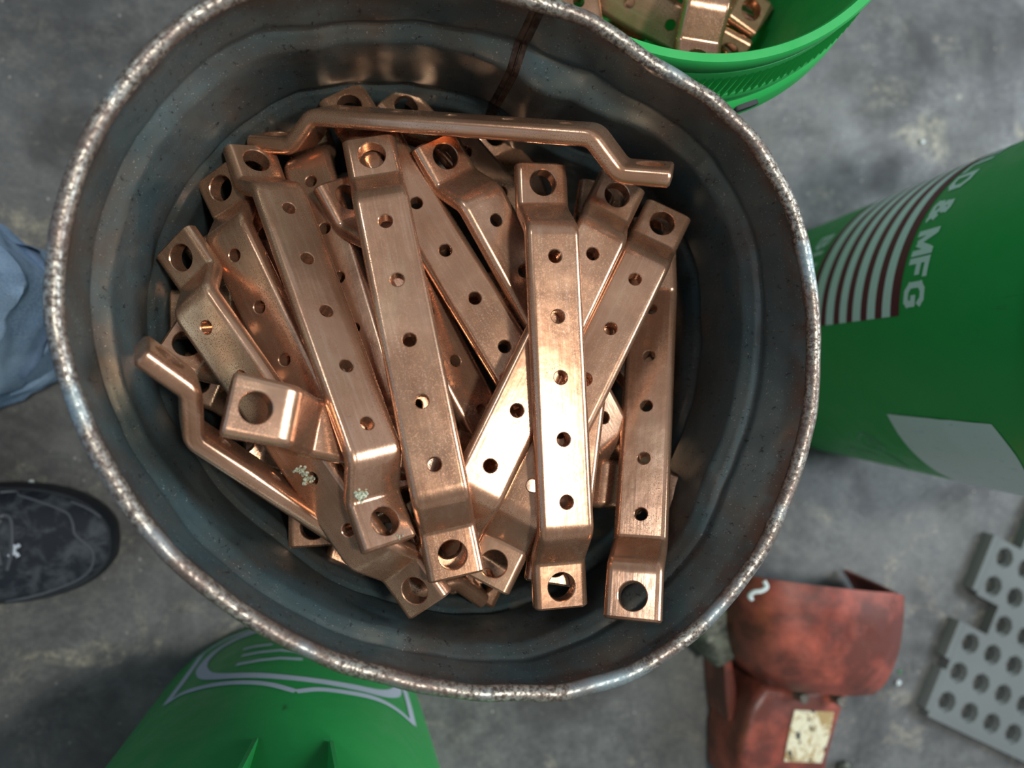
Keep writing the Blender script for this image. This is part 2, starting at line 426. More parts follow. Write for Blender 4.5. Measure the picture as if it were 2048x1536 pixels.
BARS = [
    (1, [0.05245, 0.14259, 0.32172, -0.16543, 0.44065, -1.04678], 'copper bar standing on edge across the top of the pile, holes facing the can wall'),
    (1, [0.10489, 0.00225, 0.35162, -1.54676, 0.08356, 0.00603], 'topmost flat copper bar lying upright in the right half, lit white at its lower middle'),
    (1, [0.02761, 0.02106, 0.34408, -1.38877, 0.18335, 0.07529], 'long flat copper bar left of centre whose lower tab overlaps its neighbours'),
    (1, [-0.01583, 0.03518, 0.32866, -1.22915, 0.34134, -0.4898], 'long copper bar from the upper left, green crust on its lower bend'),
    (1, [0.09842, 0.01331, 0.34082, -2.04945, 0.07657, 0.09776], 'slanted copper bar glaring white, passing under the topmost upright bar from its left'),
    (1, [0.12383, 0.0009, 0.33808, -2.07126, 0.07787, 0.27194], 'slanted copper bar whose upper tab is the closest to the right can wall'),
    (1, [0.12671, 0.00963, 0.32663, -1.76009, 0.17515, 0.163], 'copper bar nearly hidden beneath the topmost upright bar, its edges showing beside it'),
    (-1, [0.16984, -0.01538, 0.31705, -1.77683, 0.33977, 0.55445], 'rightmost upright copper bar, lower tab tilted up close to the camera'),
    (-1, [0.05174, -0.04063, 0.32435, -0.24732, -0.30511, -0.24861], 'copper bar lying crosswise whose big pale tab rests on the bars at left'),
    (1, [0.10884, 0.03478, 0.3161, -1.04275, -0.0337, -0.20623], "slanted copper bar whose bright upper tab lies just left of the topmost bar's"),
    (1, [-0.03716, -0.02268, 0.32452, -0.96479, 0.18738, 0.50387], 'twisted copper bar at far left with green crust beside a small hole'),
    (1, [-0.02073, -0.07113, 0.31715, -0.71764, -0.4144, 1.63837], 'copper bar on its edge leaning against the lower left can wall'),
    (1, [0.05053, 0.07413, 0.30683, -1.0443, 0.18244, -0.01225], 'dull pinkish copper bar slanting from the leftmost tab above the edgewise bar'),
    (1, [0.05438, 0.01151, 0.30403, -1.07624, -0.02321, -0.50925], 'slanted copper bar passing beneath the long bar left of centre, tab at its left'),
    (1, [0.13889, 0.06493, 0.23648, -1.1341, -0.24117, -0.10928], 'copper bar with reddish shaded tab half under the edgewise bar, right of centre'),
    (1, [-0.03484, 0.01274, 0.30598, -1.12814, 0.17117, 0.48998], 'copper bar between twisted left bar and long upper left bar, glowing orange on one side'),
    (1, [0.1095, 0.09252, 0.28139, -0.81353, 0.00411, -0.25433], 'copper bar with a diamond-shaped tab above the edgewise bar, second from the left'),
    (1, [0.00973, -0.04017, 0.23903, -0.35564, -0.23656, 0.15755], 'copper bar with a large-holed tab just above the bend of the edgewise left bar'),
    (1, [0.05076, -0.05154, 0.20184, -0.00716, -0.23045, 0.03974], 'copper bar with round-holed tab under the lower edge of the big pale crosswise tab'),
    (1, [-0.00705, 0.05808, 0.29752, -1.3001, 0.33113, 0.29837], 'dark copper bar running down between the two long bars left of centre'),
    (1, [0.03763, -0.01406, 0.26797, 1.86761, -0.0647, -0.00147], "copper bar with pinkish tab just right of the twisted bar's lower tab"),
    (1, [-0.02663, 0.02553, 0.27272, 1.5856, -0.13491, -0.07199], 'copper bar with square tab corner sticking out below the edgewise left bar'),
    (1, [0.02752, -0.0006, 0.24655, 1.323, -0.12345, 0.15919], 'copper bar with plain tab corner under the lower bend of the twisted left bar'),
    (1, [-0.02686, 0.02464, 0.29517, -1.21639, 0.1829, 0.2512], 'deep copper strip with one hole left of the long upper left bar'),
    (1, [0.00723, -0.0267, 0.28669, -0.49198, -0.05452, -0.32466], 'copper bar with pale tab at the left can wall, second tab below the twisted one'),
    (1, [0.08948, -0.02998, 0.2543, 2.7975, -0.50676, 0.22969], 'deep copper bar whose small tab sticks out right of the rightmost upright bar'),
    (1, [0.13931, -0.03222, 0.25621, 0.99855, -0.28343, 0.07502], 'copper bar with bright pointed tab, the lowest corner at bottom middle of the pile'),
    (1, [0.01469, 0.04891, 0.28218, 0.05122, 0.06354, -0.14446], 'copper bar with a small bright tab under the bend of the twisted left bar'),
    (1, [0.04422, -0.05352, 0.25666, -0.18358, -0.22138, -0.05422], 'copper bar with tiny tab corner left of the round-holed tab below the crosswise one'),
    (1, [0.01697, 0.04977, 0.21592, -1.00072, -0.30254, -0.27124], "small pale copper tab peeping out beside the long upper left bar's upper tab"),
    (1, [-0.01607, -0.01029, 0.23775, -0.92594, -0.25618, 0.07436], 'deep copper bar glimpsed between the two upper left tabs nearest the can wall'),
]
TBARS = [
    (1, [0.2299, 0.3107, 0.28298, -1.77361, 0.29299, 0.18654], 'copper bar in the upper right green bucket, its shaded bend above a cut-off tab'),
    (1, [0.1763, 0.31433, 0.27358, 2.65961, 0.03128, -0.05269], 'copper bar in the upper right bucket, bordered tab nearest the bare green wall'),
    (1, [0.13377, 0.31503, 0.26196, -1.39345, -0.045, 0.16657], 'leftmost copper bar in the upper right green bucket, beside the dented can rim'),
    (1, [0.15645, 0.27635, 0.24669, -0.46684, 0.13277, 0.64304], 'pale slanting copper bar with two small holes in the upper right green bucket'),
    (1, [0.18842, 0.3311, 0.25301, 2.36841, -0.03954, -0.03969], 'copper bar in the green bucket with a small dark-holed tab under the bordered tab'),
    (1, [0.21643, 0.28693, 0.23251, -2.2164, -0.43151, 0.12577], 'dark copper bar lying deep between the front bars of the green bucket'),
    (1, [0.20086, 0.34062, 0.21252, 2.56994, -0.33469, 0.41863], 'copper bar corner peeping out behind the bordered tab in the green bucket'),
]
ORDER = ['top', 'C', 'B3', 'A', 'F', 'E', 'N', 'D', 'P', 'J', 'O', 'Q', 'H', 'M', 'K', 'R', 'I', 'Y', 'AA', 'S', 'AE', 'AC', 'AD', 'U', 'X', 'L', 'AF', 'W', 'Z', 'V', 'WB']

# ------------------------------------------------------------------ copper bars
S_, W_, T_, OFF_ = 0.0332, 0.0298, 0.0096, 0.0172
HO, EN = 3.33, 3.68
G_ = 0.97
def bar_mesh():
    # mid line: tab - slope - raised centre - slope - tab
    key = [(-EN * S_, -OFF_), (-2.88 * S_, -OFF_), (-2.40 * S_, 0), (2.40 * S_, 0), (2.88 * S_, -OFF_), (EN * S_, -OFF_)]
    R = .0088; pts = [Vector(key[0])]
    for i in range(1, 5):
        a, b, c = Vector(key[i - 1]), Vector(key[i]), Vector(key[i + 1])
        d0, d1 = (b - a).normalized(), (c - b).normalized(); ang = d0.angle(d1); t = R * math.tan(ang / 2)
        p0 = b - d0 * t; sg = 1 if d0.x * d1.y - d0.y * d1.x > 0 else -1
        n0 = Vector((-d0.y, d0.x)) * sg; cen = p0 + n0 * R
        for k in range(9):
            q = ang * k / 8
            pts.append(cen + (-n0) * R * math.cos(q) + d0 * R * math.sin(q))
    pts.append(Vector(key[-1]))
    # insert stations near the ends for the end chamfer
    pts = [pts[0], pts[0] + Vector((.0011, 0))] + pts[1:-1] + [pts[-1] - Vector((.0011, 0)), pts[-1]]
    sec = []; r = .0040
    for (cxx, czz, a0) in ((W_ / 2 - r, T_ / 2 - r, 0), (-W_ / 2 + r, T_ / 2 - r, 90), (-W_ / 2 + r, -T_ / 2 + r, 180), (W_ / 2 - r, -T_ / 2 + r, 270)):
        for k in range(7):
            a = math.radians(a0 + 90 * k / 6); sec.append((cxx + r * math.cos(a), czz + r * math.sin(a)))
    bm = bmesh.new(); rings = []; m = len(pts)
    for i, p in enumerate(pts):
        d = (pts[min(i + 1, m - 1)] - pts[max(i - 1, 0)]).normalized(); n = Vector((-d.y, d.x))
        f = 1.0 if 0 < i < m - 1 else None
        ring = []
        for v, h in sec:
            if f is None: v *= (W_ / 2 - .0011) / (W_ / 2); h *= (T_ / 2 - .0011) / (T_ / 2)
            ring.append(bm.verts.new((p.x + n.x * h, v, p.y + n.y * h)))
        rings.append(ring)
    k = len(sec)
    for i in range(m - 1):
        for j in range(k): bm.faces.new((rings[i][j], rings[i][(j + 1) % k], rings[i + 1][(j + 1) % k], rings[i + 1][j]))
    bm.faces.new(rings[0]); bm.faces.new(rings[-1][::-1])
    bmesh.ops.recalc_face_normals(bm, faces=bm.faces)
    me = bpy.data.meshes.new('bar_blank'); bm.to_mesh(me); bm.free()
    ob = bpy.data.objects.new('bar_blank', me); C.objects.link(ob)
    bm = bmesh.new()
    def cutter(x, z, r):
        h = T_ / 2; c = .00045
        pr = [(r + c + .002, h + .002), (r, h - c), (r, -h + c), (r + c + .002, -h - .002)]
        pr[0] = (r + c + .002 * 1, h + .002); n = 40
        rg = [[bm.verts.new((x + q * math.cos(2 * PI * a / n), q * math.sin(2 * PI * a / n), z + zz)) for a in range(n)] for q, zz in pr]
        for i in range(3):
            for a in range(n): bm.faces.new((rg[i][a], rg[i][(a + 1) % n], rg[i + 1][(a + 1) % n], rg[i + 1][a]))
        bm.faces.new(rg[0]); bm.faces.new(rg[-1][::-1])
    for kk in range(-2, 3): cutter(kk * S_ * G_, 0, .00355)
    for s in (-1, 1): cutter(s * HO * S_, -OFF_, .0074)
    bmesh.ops.recalc_face_normals(bm, faces=bm.faces)
    mc = bpy.data.meshes.new('cut'); bm.to_mesh(mc); bm.free()
    oc = bpy.data.objects.new('cut', mc); C.objects.link(oc)
    md = ob.modifiers.new('b', 'BOOLEAN'); md.object = oc; md.operation = 'DIFFERENCE'; md.solver = 'EXACT'
    dg = bpy.context.evaluated_depsgraph_get()
    res = bpy.data.meshes.new_from_object(ob.evaluated_get(dg))
    bpy.data.objects.remove(oc); bpy.data.objects.remove(ob)
    res.name = 'copper_bar'
    smooth(res, 32); res.materials.clear(); res.materials.append(M['copper'])
    return res
BM_ = bar_mesh()
def pose(p, sg):
    x, y, z, yaw, pit, rol = p
    cy_, sy_, cp, sp_, cr_, sr = math.cos(yaw), math.sin(yaw), math.cos(pit), math.sin(pit), math.cos(rol), math.sin(rol)
    R = Matrix(((cy_, -sy_, 0), (sy_, cy_, 0), (0, 0, 1))) @ Matrix(((cp, 0, -sp_), (0, 1, 0), (sp_, 0, cp))) @ Matrix(((1, 0, 0), (0, cr_, -sr), (0, sr, cr_)))
    if sg < 0: R = R @ Matrix(((1, 0, 0), (0, -1, 0), (0, 0, -1)))
    return Matrix.Translation((x, y, z)) @ R.to_4x4()
def place_bar(sg, p, label, group):
    o = bpy.data.objects.new('copper_bar', BM_); C.objects.link(o)
    o.matrix_world = pose(p, sg)
    wn = o.modifiers.new('wn', 'WEIGHTED_NORMAL'); wn.keep_sharp = True
    return tag(o, label, 'copper bar', group)
bars = {}
for nm, (sg, p, lb) in zip(ORDER, BARS): bars[nm] = place_bar(sg, p, lb, 'stepped copper bars in the steel can')
for sg, p, lb in TBARS: place_bar(sg, p, lb, 'stepped copper bars in the green bucket')

def crust_on(bar, px, py, n, spread, seed, r=.0011):
    """crumbly green corrosion sitting on a bar where the photo shows it"""
    rnd = random.Random(seed); mw = bar.matrix_world; inv = mw.inverted()
    bv = BVHTree.FromObject(bar, bpy.context.evaluated_depsgraph_get())
    bm = bmesh.new(); o_ = inv @ CAM
    for i in range(n):
        qx, qy = px + rnd.gauss(0, spread), py + rnd.gauss(0, spread * .8)
        d = (inv.to_3x3() @ ray(qx, qy)).normalized()
        hit = bv.ray_cast(o_, d)
        if hit[0] is None: continue
        q = bmesh.ops.create_icosphere(bm, subdivisions=1, radius=r * rnd.uniform(.4, 1.0))
        for v in q['verts']:
            v.co += v.co.normalized() * r * .4 * noise.noise(v.co * 2500 + Vector((i, i, i)))
            v.co = v.co * Vector((1, 1, .55)) if False else v.co
            v.co += hit[0] + hit[1] * r * .15
    if len(bm.verts): tag(build('corrosion_crust', bm, M['crust'], bar, 60), 'pale green crumbly corrosion spot')
    else: bm.free()
bpy.context.view_layer.update()
crust_on(bars['O'], 605, 943, 34, 6, 1); crust_on(bars['O'], 616, 958, 26, 5, 2)
crust_on(bars['A'], 721, 990, 46, 6, 3); crust_on(bars['A'], 798, 1074, 8, 4, 4, .0007)

# ------------------------------------------------------------------ green buckets
def bucket(cx_, cy_, label, top, col, tooth=True, lugs=(), slot=None):
    """col: height where the collar skirt begins"""
    b = empty('green_bucket', (cx_, cy_, 0)); tag(b, label, 'bucket', 'green plastic buckets around the steel can')
    rb = lambda z: .131 + .0472 * z
    wl = .0025
    prof = [(.0001, .004), (.118, .004), (.126, 0), (.1295, .001), (.131, .006)]
    prof += [(rb(z), z) for z in [.01 + i * (col - .012) / 12 for i in range(13)]]
    prof += [(rb(top) + .0005, col + .002), (rb(top) + .0005, top - .014)]
    lip = rb(top) + .003
    prof += [(lip, top - .013), (lip + .0012, top - .010), (lip + .0012, top - .002), (lip, top), (rb(top) - wl + .001, top), (rb(top) - wl, top - .002)]
    prof += [(rb(z) - wl, z) for z in [top - .01 - i * (top - .03) / 14 for i in range(15)]]
    prof += [(.125, .008), (.0001, .008)]
    bm = bmesh.new(); lathe(bm, prof, 160)
    build('bucket_wall', bm, M['green'], b, 40)
    # collar: stacked rings standing out from the wall
    r0 = lip + .001
    bm = bmesh.new()
    cpf = [(rb(top) - .001, top - .012), (r0, top - .0125), (r0 + .0005, top - .016), (r0 + .0005, top - .031), (r0 + .0052, top - .033), (r0 + .0062, top - .035), (r0 + .0062, top - .0385),
           (r0 + .0052, top - .040), (r0 + .0058, top - .046), (r0 + .0085, top - .048), (r0 + .0096, top - .050), (r0 + .0118, top - .060), (r0 + .0105, top - .0635), (r0 + .0085, top - .061), (r0 + .007, top - .050), (rb(top) - .001, top - .047)]
    lathe(bm, cpf, 160)
    build('rim_collar', bm, M['green'], b, 30)
    if tooth:
        bm = bmesh.new(); nt_ = 190
        for k in range(nt_):
            a0 = 2 * PI * k / nt_; da = 2 * PI / nt_
            zb, zt = top - .0325, top - .0175
            def P(a, r, z): return bm.verts.new((r * math.cos(a), r * math.sin(a), z))
            A1, A2 = P(a0, r0 + .0002, zb), P(a0 + da * .95, r0 + .0002, zb)
            B1, B2 = P(a0, r0 + .0062, zb), P(a0 + da * .95, r0 + .0040, zb)
            Tp, To = P(a0 + da * .80, r0 + .0002, zt), P(a0 + da * .80, r0 + .0016, zt)
            for f in ((B1, B2, To), (A1, B1, To, Tp), (A2, Tp, To, B2), (A1, A2, B2, B1), (A1, Tp, A2)): bm.faces.new(f)
        build('ratchet_teeth', bm, M['green'], b, 20)
    for th_, zb in lugs:
        th_ = math.radians(th_); bm = bmesh.new(); t = .0012
        d = Vector((math.cos(th_), math.sin(th_), 0)); s = Vector((-d.y, d.x, 0))
        q = [(rb(zb) - .001, zb), (rb(zb) + .002, zb), (rb(col) + .0185, col + .004), (rb(col) + .0185, col + .012), (rb(col) - .001, col + .012)]
        v1 = [bm.verts.new(d * r + s * t + Vector((0, 0, z))) for r, z in q]; v2 = [bm.verts.new(d * r - s * t + Vector((0, 0, z))) for r, z in q]
        bm.faces.new(v1); bm.faces.new(v2[::-1])
        for i in range(5): bm.faces.new((v1[i], v2[i], v2[(i + 1) % 5], v1[(i + 1) % 5]))
        build('gusset', bm, M['green'], b, 20)
    if slot:
        a, zc = math.radians(slot[0]), slot[1]; rr_ = r0 + .0112; bm = bmesh.new()
        hw, hh = .0085 / rr_, .0032; ring = []
        for k in range(24):
            q = 2 * PI * k / 24; e = 4
            u = math.copysign(abs(math.cos(q)) ** (2 / e), math.cos(q)); v = math.copysign(abs(math.sin(q)) ** (2 / e), math.sin(q))
            ring.append((a + u * hw, zc + v * hh))
        top_ = [bm.verts.new((rr_ * math.cos(x) * 1.003, rr_ * math.sin(x) * 1.003, z)) for x, z in ring]
        bot_ = [bm.verts.new(((rr_ - .003) * math.cos(x), (rr_ - .003) * math.sin(x), z)) for x, z in ring]
        bm.faces.new(top_)  # black cap over the slot, painting the shade inside the opening
        for k in range(24): bm.faces.new((top_[k], bot_[k], bot_[(k + 1) % 24], top_[(k + 1) % 24]))
        tag(build('drain_slot', bm, M['black'], b), 'oblong slot in the collar, its shade painted as a black cap')
    return b
RBC, BBC, TBC = Vector((.548, .050, 0)), Vector((-.0626, -.357, 0)), Vector((.1735, .3205, 0))
right_bucket = bucket(*RBC.xy, 'green bucket at right with red and white stripes, lettering and a paper label', .445, .392)
low_bucket = bucket(*BBC.xy, 'green bucket below the can with a pale line emblem on its side', .425, .345, tooth=False, lugs=((88, .266), (70.5, .262), (52, .264)))
top_bucket = bucket(*TBC.xy, 'green bucket at upper right with a toothed collar and copper bars inside', .368, .306, slot=(-68.0, .3165))
def rb_(z): return .131 + .0472 * z
def cone_hit(px, py, c):
    r = ray(px, py); o = CAM - c; k = .0472; r0 = .131
    a = r.x ** 2 + r.y ** 2 - (k * r.z) ** 2; b = 2 * (o.x * r.x + o.y * r.y - k * r.z * (r0 + k * o.z)); cc = o.x ** 2 + o.y ** 2 - (r0 + k * o.z) ** 2
    d = b * b - 4 * a * cc
    if d < 0: return None
    p = o + r * ((-b - math.sqrt(d)) / (2 * a)); return math.atan2(p.y, p.x), p.z
def cp(th_, z, off=.0004):
    r = rb_(z) + off; return Vector((r * math.cos(th_), r * math.sin(th_), z))
def band(name, th0, th1, z0, z1, mat, parent, off=.0004, label=None, wav=0):
    bm = bmesh.new(); n = 48; ro = []
    for i in range(n + 1):
        t = th0 + (th1 - th0) * i / n; ro.append([bm.verts.new(cp(t, z0 + (z1 - z0) * j / 6 + wav * noise.noise(Vector((t * 6, 3, 1))) * (1 if j in (0, 6) else .0), off)) for j in range(7)])
    for i in range(n):
        for j in range(6): bm.faces.new((ro[i][j], ro[i + 1][j], ro[i + 1][j + 1], ro[i][j + 1]))
    o = build(name, bm, mat, parent, 60)
    if label: tag(o, label)
    return o
D2 = math.radians
# stripes (each printed stripe one part)
zr = [(.2382, .2465), (.2205, .2275), (.2028, .2096), (.1846, .1912), (.1667, .1737), (.1478, .1545), (.128, .1345)]
for a, b in zr: band('red_stripe', D2(179.6), D2(100), a - .0006, b + .0006, M['maroon'], right_bucket)
for (a, b), (c_, d_) in zip(zr[:-1], zr[1:]): band('white_stripe', D2(179.6), D2(100), d_ + .0006, a - .0006, M['white'], right_bucket)
GLY = {  # block letters on a 0..1 high grid, as strokes
 'M': [[(.10, 0), (.10, 1)], [(.10, 1), (.46, .12)], [(.46, .12), (.82, 1)], [(.82, 1), (.82, 0)]],
 'F': [[(.12, 0), (.12, 1)], [(.12, .90), (.72, .90)], [(.12, .50), (.62, .50)]],
 'E': [[(.12, 0), (.12, 1)], [(.12, .90), (.72, .90)], [(.12, .50), (.64, .50)], [(.12, .10), (.72, .10)]],
 'L': [[(.12, 0), (.12, 1)], [(.12, .10), (.66, .10)]],
 'G': [[(.74, .78), (.60, .90), (.34, .90), (.13, .74), (.13, .26), (.34, .10), (.62, .10), (.74, .22), (.74, .46)], [(.46, .46), (.82, .46)]],
 'D': [[(.12, 0), (.12, 1)], [(.12, .90), (.48, .90), (.72, .70), (.72, .30), (.48, .10), (.12, .10)]],
 '&': [[(.78, .06), (.24, .66), (.26, .86), (.42, .92), (.56, .82), (.52, .66), (.18, .38), (.14, .20), (.30, .08), (.52, .12), (.74, .40)]],
 'U': [[(.12, 1), (.12, .28), (.28, .10), (.56, .10), (.72, .28), (.72, 1)]],
 'B': [[(.12, 0), (.12, 1)], [(.12, .90), (.52, .88), (.62, .70), (.52, .52), (.12, .52)], [(.52, .52), (.70, .34), (.58, .12), (.12, .10)]],
 'I': [[(.12, 0), (.12, 1)]], ' ': []}
ADV = {'M': .98, 'I': .30, ' ': .34, 'F': .82, 'E': .86, 'L': .78}
def lettering(body, h, th_end, z0, parent, mat, wd=.0046, xs=1.0):
    tot = sum(ADV.get(c, .90) for c in body) * h * xs; x = -tot
    for c in body:
        bm = bmesh.new()
        for k_, pl in enumerate(GLY[c]):
            for (x0, y0), (x1, y1) in zip(pl[:-1], pl[1:]):
                a = Vector((x + x0 * h * xs, y0 * h)); b_ = Vector((x + x1 * h * xs, y1 * h)); d = (b_ - a).normalized(); n_ = Vector((-d.y, d.x)) * wd / 2
                ext = wd * .42 if len(pl) > 2 else 0
                a2, b2 = a - d * ext, b_ + d * ext; m = 5; prev = None
                for i in range(m + 1):
                    q = a2.lerp(b2, i / m); row = []
                    for s_ in (1, -1):
                        u = q + n_ * s_; u.y = min(max(u.y, 0), h); r = rb_(z0 + u.y)
                        row.append(bm.verts.new(cp(th_end + u.x / r, z0 + u.y, .0004 + .00003 * k_)))
                    if prev: bm.faces.new((prev[0], row[0], row[1], prev[1]))
                    prev = row
        if len(bm.verts): build('letter', bm, mat, parent, 60)
        else: bm.free()
        x += ADV.get(c, .90) * h * xs
lettering('ELD & MFG', .0208, D2(178.0), .2515, right_bucket, M['white'], .0050, 1.10)
lettering('BUI', .020, D2(158), .1000, right_bucket, M['white'], .0045, 1.15)
# paper label
bm = bmesh.new(); n = 40; ro = []
for i in range(n + 1):
    t = D2(-147.5) + D2(85) * i / n
    row = []
    for j in range(15):
        f = j / 14; z = .2065 - .017 * (i / n) + (.1025 + .004 * math.sin(i * .4) * (1 if j > 12 else 0) + .017 * i / n) * f
        lift = .0006 + .0004 * noise.noise(Vector((t * 9, z * 60, 0))) + (.0016 * math.exp(-((z - .262) / .003) ** 2) * max(0, 1 - i / 8))
        row.append(bm.verts.new(cp(t, z, lift)))
    ro.append(row)
for i in range(n):
    for j in range(14): bm.faces.new((ro[i][j], ro[i + 1][j], ro[i + 1][j + 1], ro[i][j + 1]))
tag(build('paper_label', bm, M['paper'], right_bucket, 60), 'pale weathered paper label')
def strokes(name, lines, c, parent, mat, off=.0004):
    """line artwork on the bucket side: list of (points, width in metres, closed)"""
    bm = bmesh.new()
    for k_, (pts, wd, smt) in enumerate(lines):
        pp = spline([(x, y, 0) for x, y in pts], 6) if smt else [Vector((x, y, 0)) for x, y in pts]
        if not smt:
            qq = []
            for a, b in zip(pp[:-1], pp[1:]): qq += [a.lerp(b, i / 6) for i in range(6)]
            pp = qq + [pp[-1]]
        uv = []
        for p in pp:
            h = cone_hit(p.x, p.y, c)
            if h:
                th_ = h[0] % (2 * PI); uv.append(Vector((th_ * rb_(h[1]), h[1])))
        if len(uv) < 2: continue
        L, R_ = [], []
        for i, q in enumerate(uv):
            d = (uv[min(i + 1, len(uv) - 1)] - uv[max(i - 1, 0)])
            if d.length < 1e-7: d = Vector((1, 0))
            d.normalize(); nn = Vector((-d.y, d.x)) * wd / 2
            for lst, s in ((L, 1), (R_, -1)):
                u = q + nn * s; lst.append(bm.verts.new(cp(u.x / rb_(q.y), u.y, off + .00004 * k_)))
        for i in range(len(uv) - 1): bm.faces.new((L[i], L[i + 1], R_[i + 1], R_[i]))
    return build(name, bm, mat, parent, 60)
strokes('line_emblem', [
    ([(333,1408),(368,1362),(405,1309)], .0078, False),
    ([(405,1309),(430,1293),(462,1276),(496,1264),(530,1256)], .0060, True),
    ([(333,1408),(365,1388),(400,1377),(440,1369),(490,1366),(540,1370),(592,1384)], .0068, True),
    ([(592,1384),(640,1380),(700,1387),(750,1398),(790,1418),(826,1448)], .0070, True),
    ([(826,1448),(817,1410),(803,1362),(795,1340)], .0080, False),
    ([(520,1262),(480,1276),(440,1298),(415,1320),(404,1338),(412,1352),(440,1354),(500,1352),(560,1355),(640,1364),(710,1376),(765,1388),(790,1386),(794,1372),(788,1356)], .0095, True),
    ([(487,1300),(512,1294),(545,1290)], .0052, False),
    ([(484,1313),(520,1306),(560,1302),(600,1305)], .0052, False),
    ([(473,1331),(520,1322),(560,1318),(605,1320)], .0056, False),
    ([(722,1352),(732,1354)], .0090, False)], BBC, low_bucket, M['greywhite'])
strokes('moulded_mark', [
    ([(1717,877),(1724,866),(1745,874),(1767,893),(1768,902),(1748,898),(1728,890),(1717,877)], .0022, False),
    ([(1732,878),(1742,878),(1757,889),(1758,894),(1745,890),(1735,884),(1745,884)], .0018, True),
    ([(1702,900),(1714,897),(1730,905),(1722,903),(1740,905),(1756,913)], .0030, False),
    ([(1770,908),(1785,914),(1800,925),(1815,934)], .0032, False)], RBC, right_bucket, M['ghost'])

# ------------------------------------------------------------------ red plastic housing
hood = empty('red_plastic_housing', (.44, -.25, 0))
tag(hood, 'grimy red plastic tool housing lying on the floor between the can and the rubber mat', 'tool housing')
HB = Vector((.44, -.25, 0))
def sheet(bm, rows, thick):
    """double-sided sheet from a grid of points"""
    n, m = len(rows), len(rows[0]); V = [[Vector(p) for p in r] for r in rows]; A = []; B_ = []
    for i in range(n):
        ra, rb2 = [], []
        for j in range(m):
            du = V[min(i + 1, n - 1)][j] - V[max(i - 1, 0)][j]; dv = V[i][min(j + 1, m - 1)] - V[i][max(j - 1, 0)]
            nn = du.cross(dv).normalized() * thick
            ra.append(bm.verts.new(V[i][j])); rb2.append(bm.verts.new(V[i][j] - nn))
        A.append(ra); B_.append(rb2)
    for i in range(n - 1):
        for j in range(m - 1):
            bm.faces.new((A[i][j], A[i + 1][j], A[i + 1][j + 1], A[i][j + 1])); bm.faces.new((B_[i][j], B_[i][j + 1], B_[i + 1][j + 1], B_[i + 1][j]))
    for i in range(n - 1):
        bm.faces.new((A[i][0], B_[i][0], B_[i + 1][0], A[i + 1][0])); bm.faces.new((A[i][-1], A[i + 1][-1], B_[i + 1][-1], B_[i][-1]))
    for j in range(m - 1):
        bm.faces.new((A[0][j], A[0][j + 1], B_[0][j + 1], B_[0][j])); bm.faces.new((A[-1][j], B_[-1][j], B_[-1][j + 1], A[-1][j + 1]))
# cover: arched sheet, open towards the top of the photo; section runs left edge -> crown -> right side down to the floor
secs = []
ctrl = [  # per station (back to front): left foot, left shoulder, crown points, right shoulder, right foot
    [(1432,1158,.035),(1470,1150,.075),(1535,1158,.112),(1640,1172,.125),(1735,1182,.125),(1795,1187,.120),(1806,1191,.104),(1755,1166,.055),(1690,1138,.006)],
    [(1436,1205,.035),(1474,1205,.075),(1540,1212,.113),(1640,1226,.127),(1735,1236,.127),(1793,1241,.122),(1805,1243,.106),(1765,1215,.055),(1715,1185,.006)],
    [(1440,1262,.035),(1478,1268,.075),(1545,1282,.113),(1640,1296,.127),(1730,1304,.127),(1782,1307,.122),(1796,1306,.106),(1765,1275,.055),(1725,1245,.006)],
    [(1462,1315,.032),(1492,1330,.070),(1555,1345,.108),(1640,1356,.122),(1715,1362,.122),(1758,1362,.117),(1774,1360,.100),(1750,1330,.050),(1715,1300,.006)],
    [(1495,1345,.030),(1520,1362,.060),(1572,1380,.092),(1640,1388,.106),(1700,1392,.106),(1735,1390,.101),(1750,1385,.085),(1730,1350,.045),(1700,1320,.006)]]
rows = []
for st in ctrl:
    P_ = [at(x, y, z) - HB for x, y, z in st]
    rows.append([tuple(q) for q in spline(P_, 5)])
rows2 = []
for j in range(len(rows[0])):
    col = spline([r[j] for r in rows], 5); rows2.append([tuple(q) for q in col])
bm = bmesh.new(); sheet(bm, rows2, -.003)
build('cover', bm, M['red'], hood, 50)
# narrower lower body with the sticker panel
def prism(bm, outline, zt, zb, bev=.006):
    """outline px at height zt, walls splayed slightly, rounded top edge"""
    T = [at(x, y, zt) - HB for x, y in outline]
    cen = sum(T, Vector()) / len(T)
    rings = []
    for k in range(5):
        a = k / 4 * PI / 2; ins = bev * (1 - math.sin(a)); dz = bev * (1 - math.cos(a))
        rings.append([bm.verts.new((p.x + (cen.x - p.x) * ins / max(.01, (p - cen).length), p.y + (cen.y - p.y) * ins / max(.01, (p - cen).length), p.z - dz)) for p in T])
    rings.append([bm.verts.new((p.x, p.y, zb)) for p in T])
    bm.faces.new(rings[0])
    m = len(T)
    for a, b in zip(rings[:-1], rings[1:]):
        for i in range(m): bm.faces.new((a[i], b[i], b[(i + 1) % m], a[(i + 1) % m]))
    bm.faces.new(rings[-1][::-1])
bm = bmesh.new(); prism(bm, [(1585,1378),(1700,1385),(1682,1440),(1660,1520),(1652,1580),(1560,1590),(1480,1590),(1480,1500),(1500,1420),(1530,1375)], .070, .004, .009)
build('lower_body', bm, M['red'], hood, 40)
bm = bmesh.new(); prism(bm, [(1447,1310),(1462,1308),(1475,1380),(1470,1440),(1458,1446),(1450,1380)], .045, .002, .004)
build('handle_rib', bm, M['red'], hood, 40)
bm = bmesh.new(); rr_ = random.Random(4)
prism(bm, [(1395,1175),(1450,1140),(1500,1150),(1512,1195),(1495,1260),(1478,1320),(1440,1340),(1405,1300),(1400,1230)], .052, .002, .010)
bmesh.ops.subdivide_edges(bm, edges=bm.edges[:], cuts=4, use_grid_fill=True)
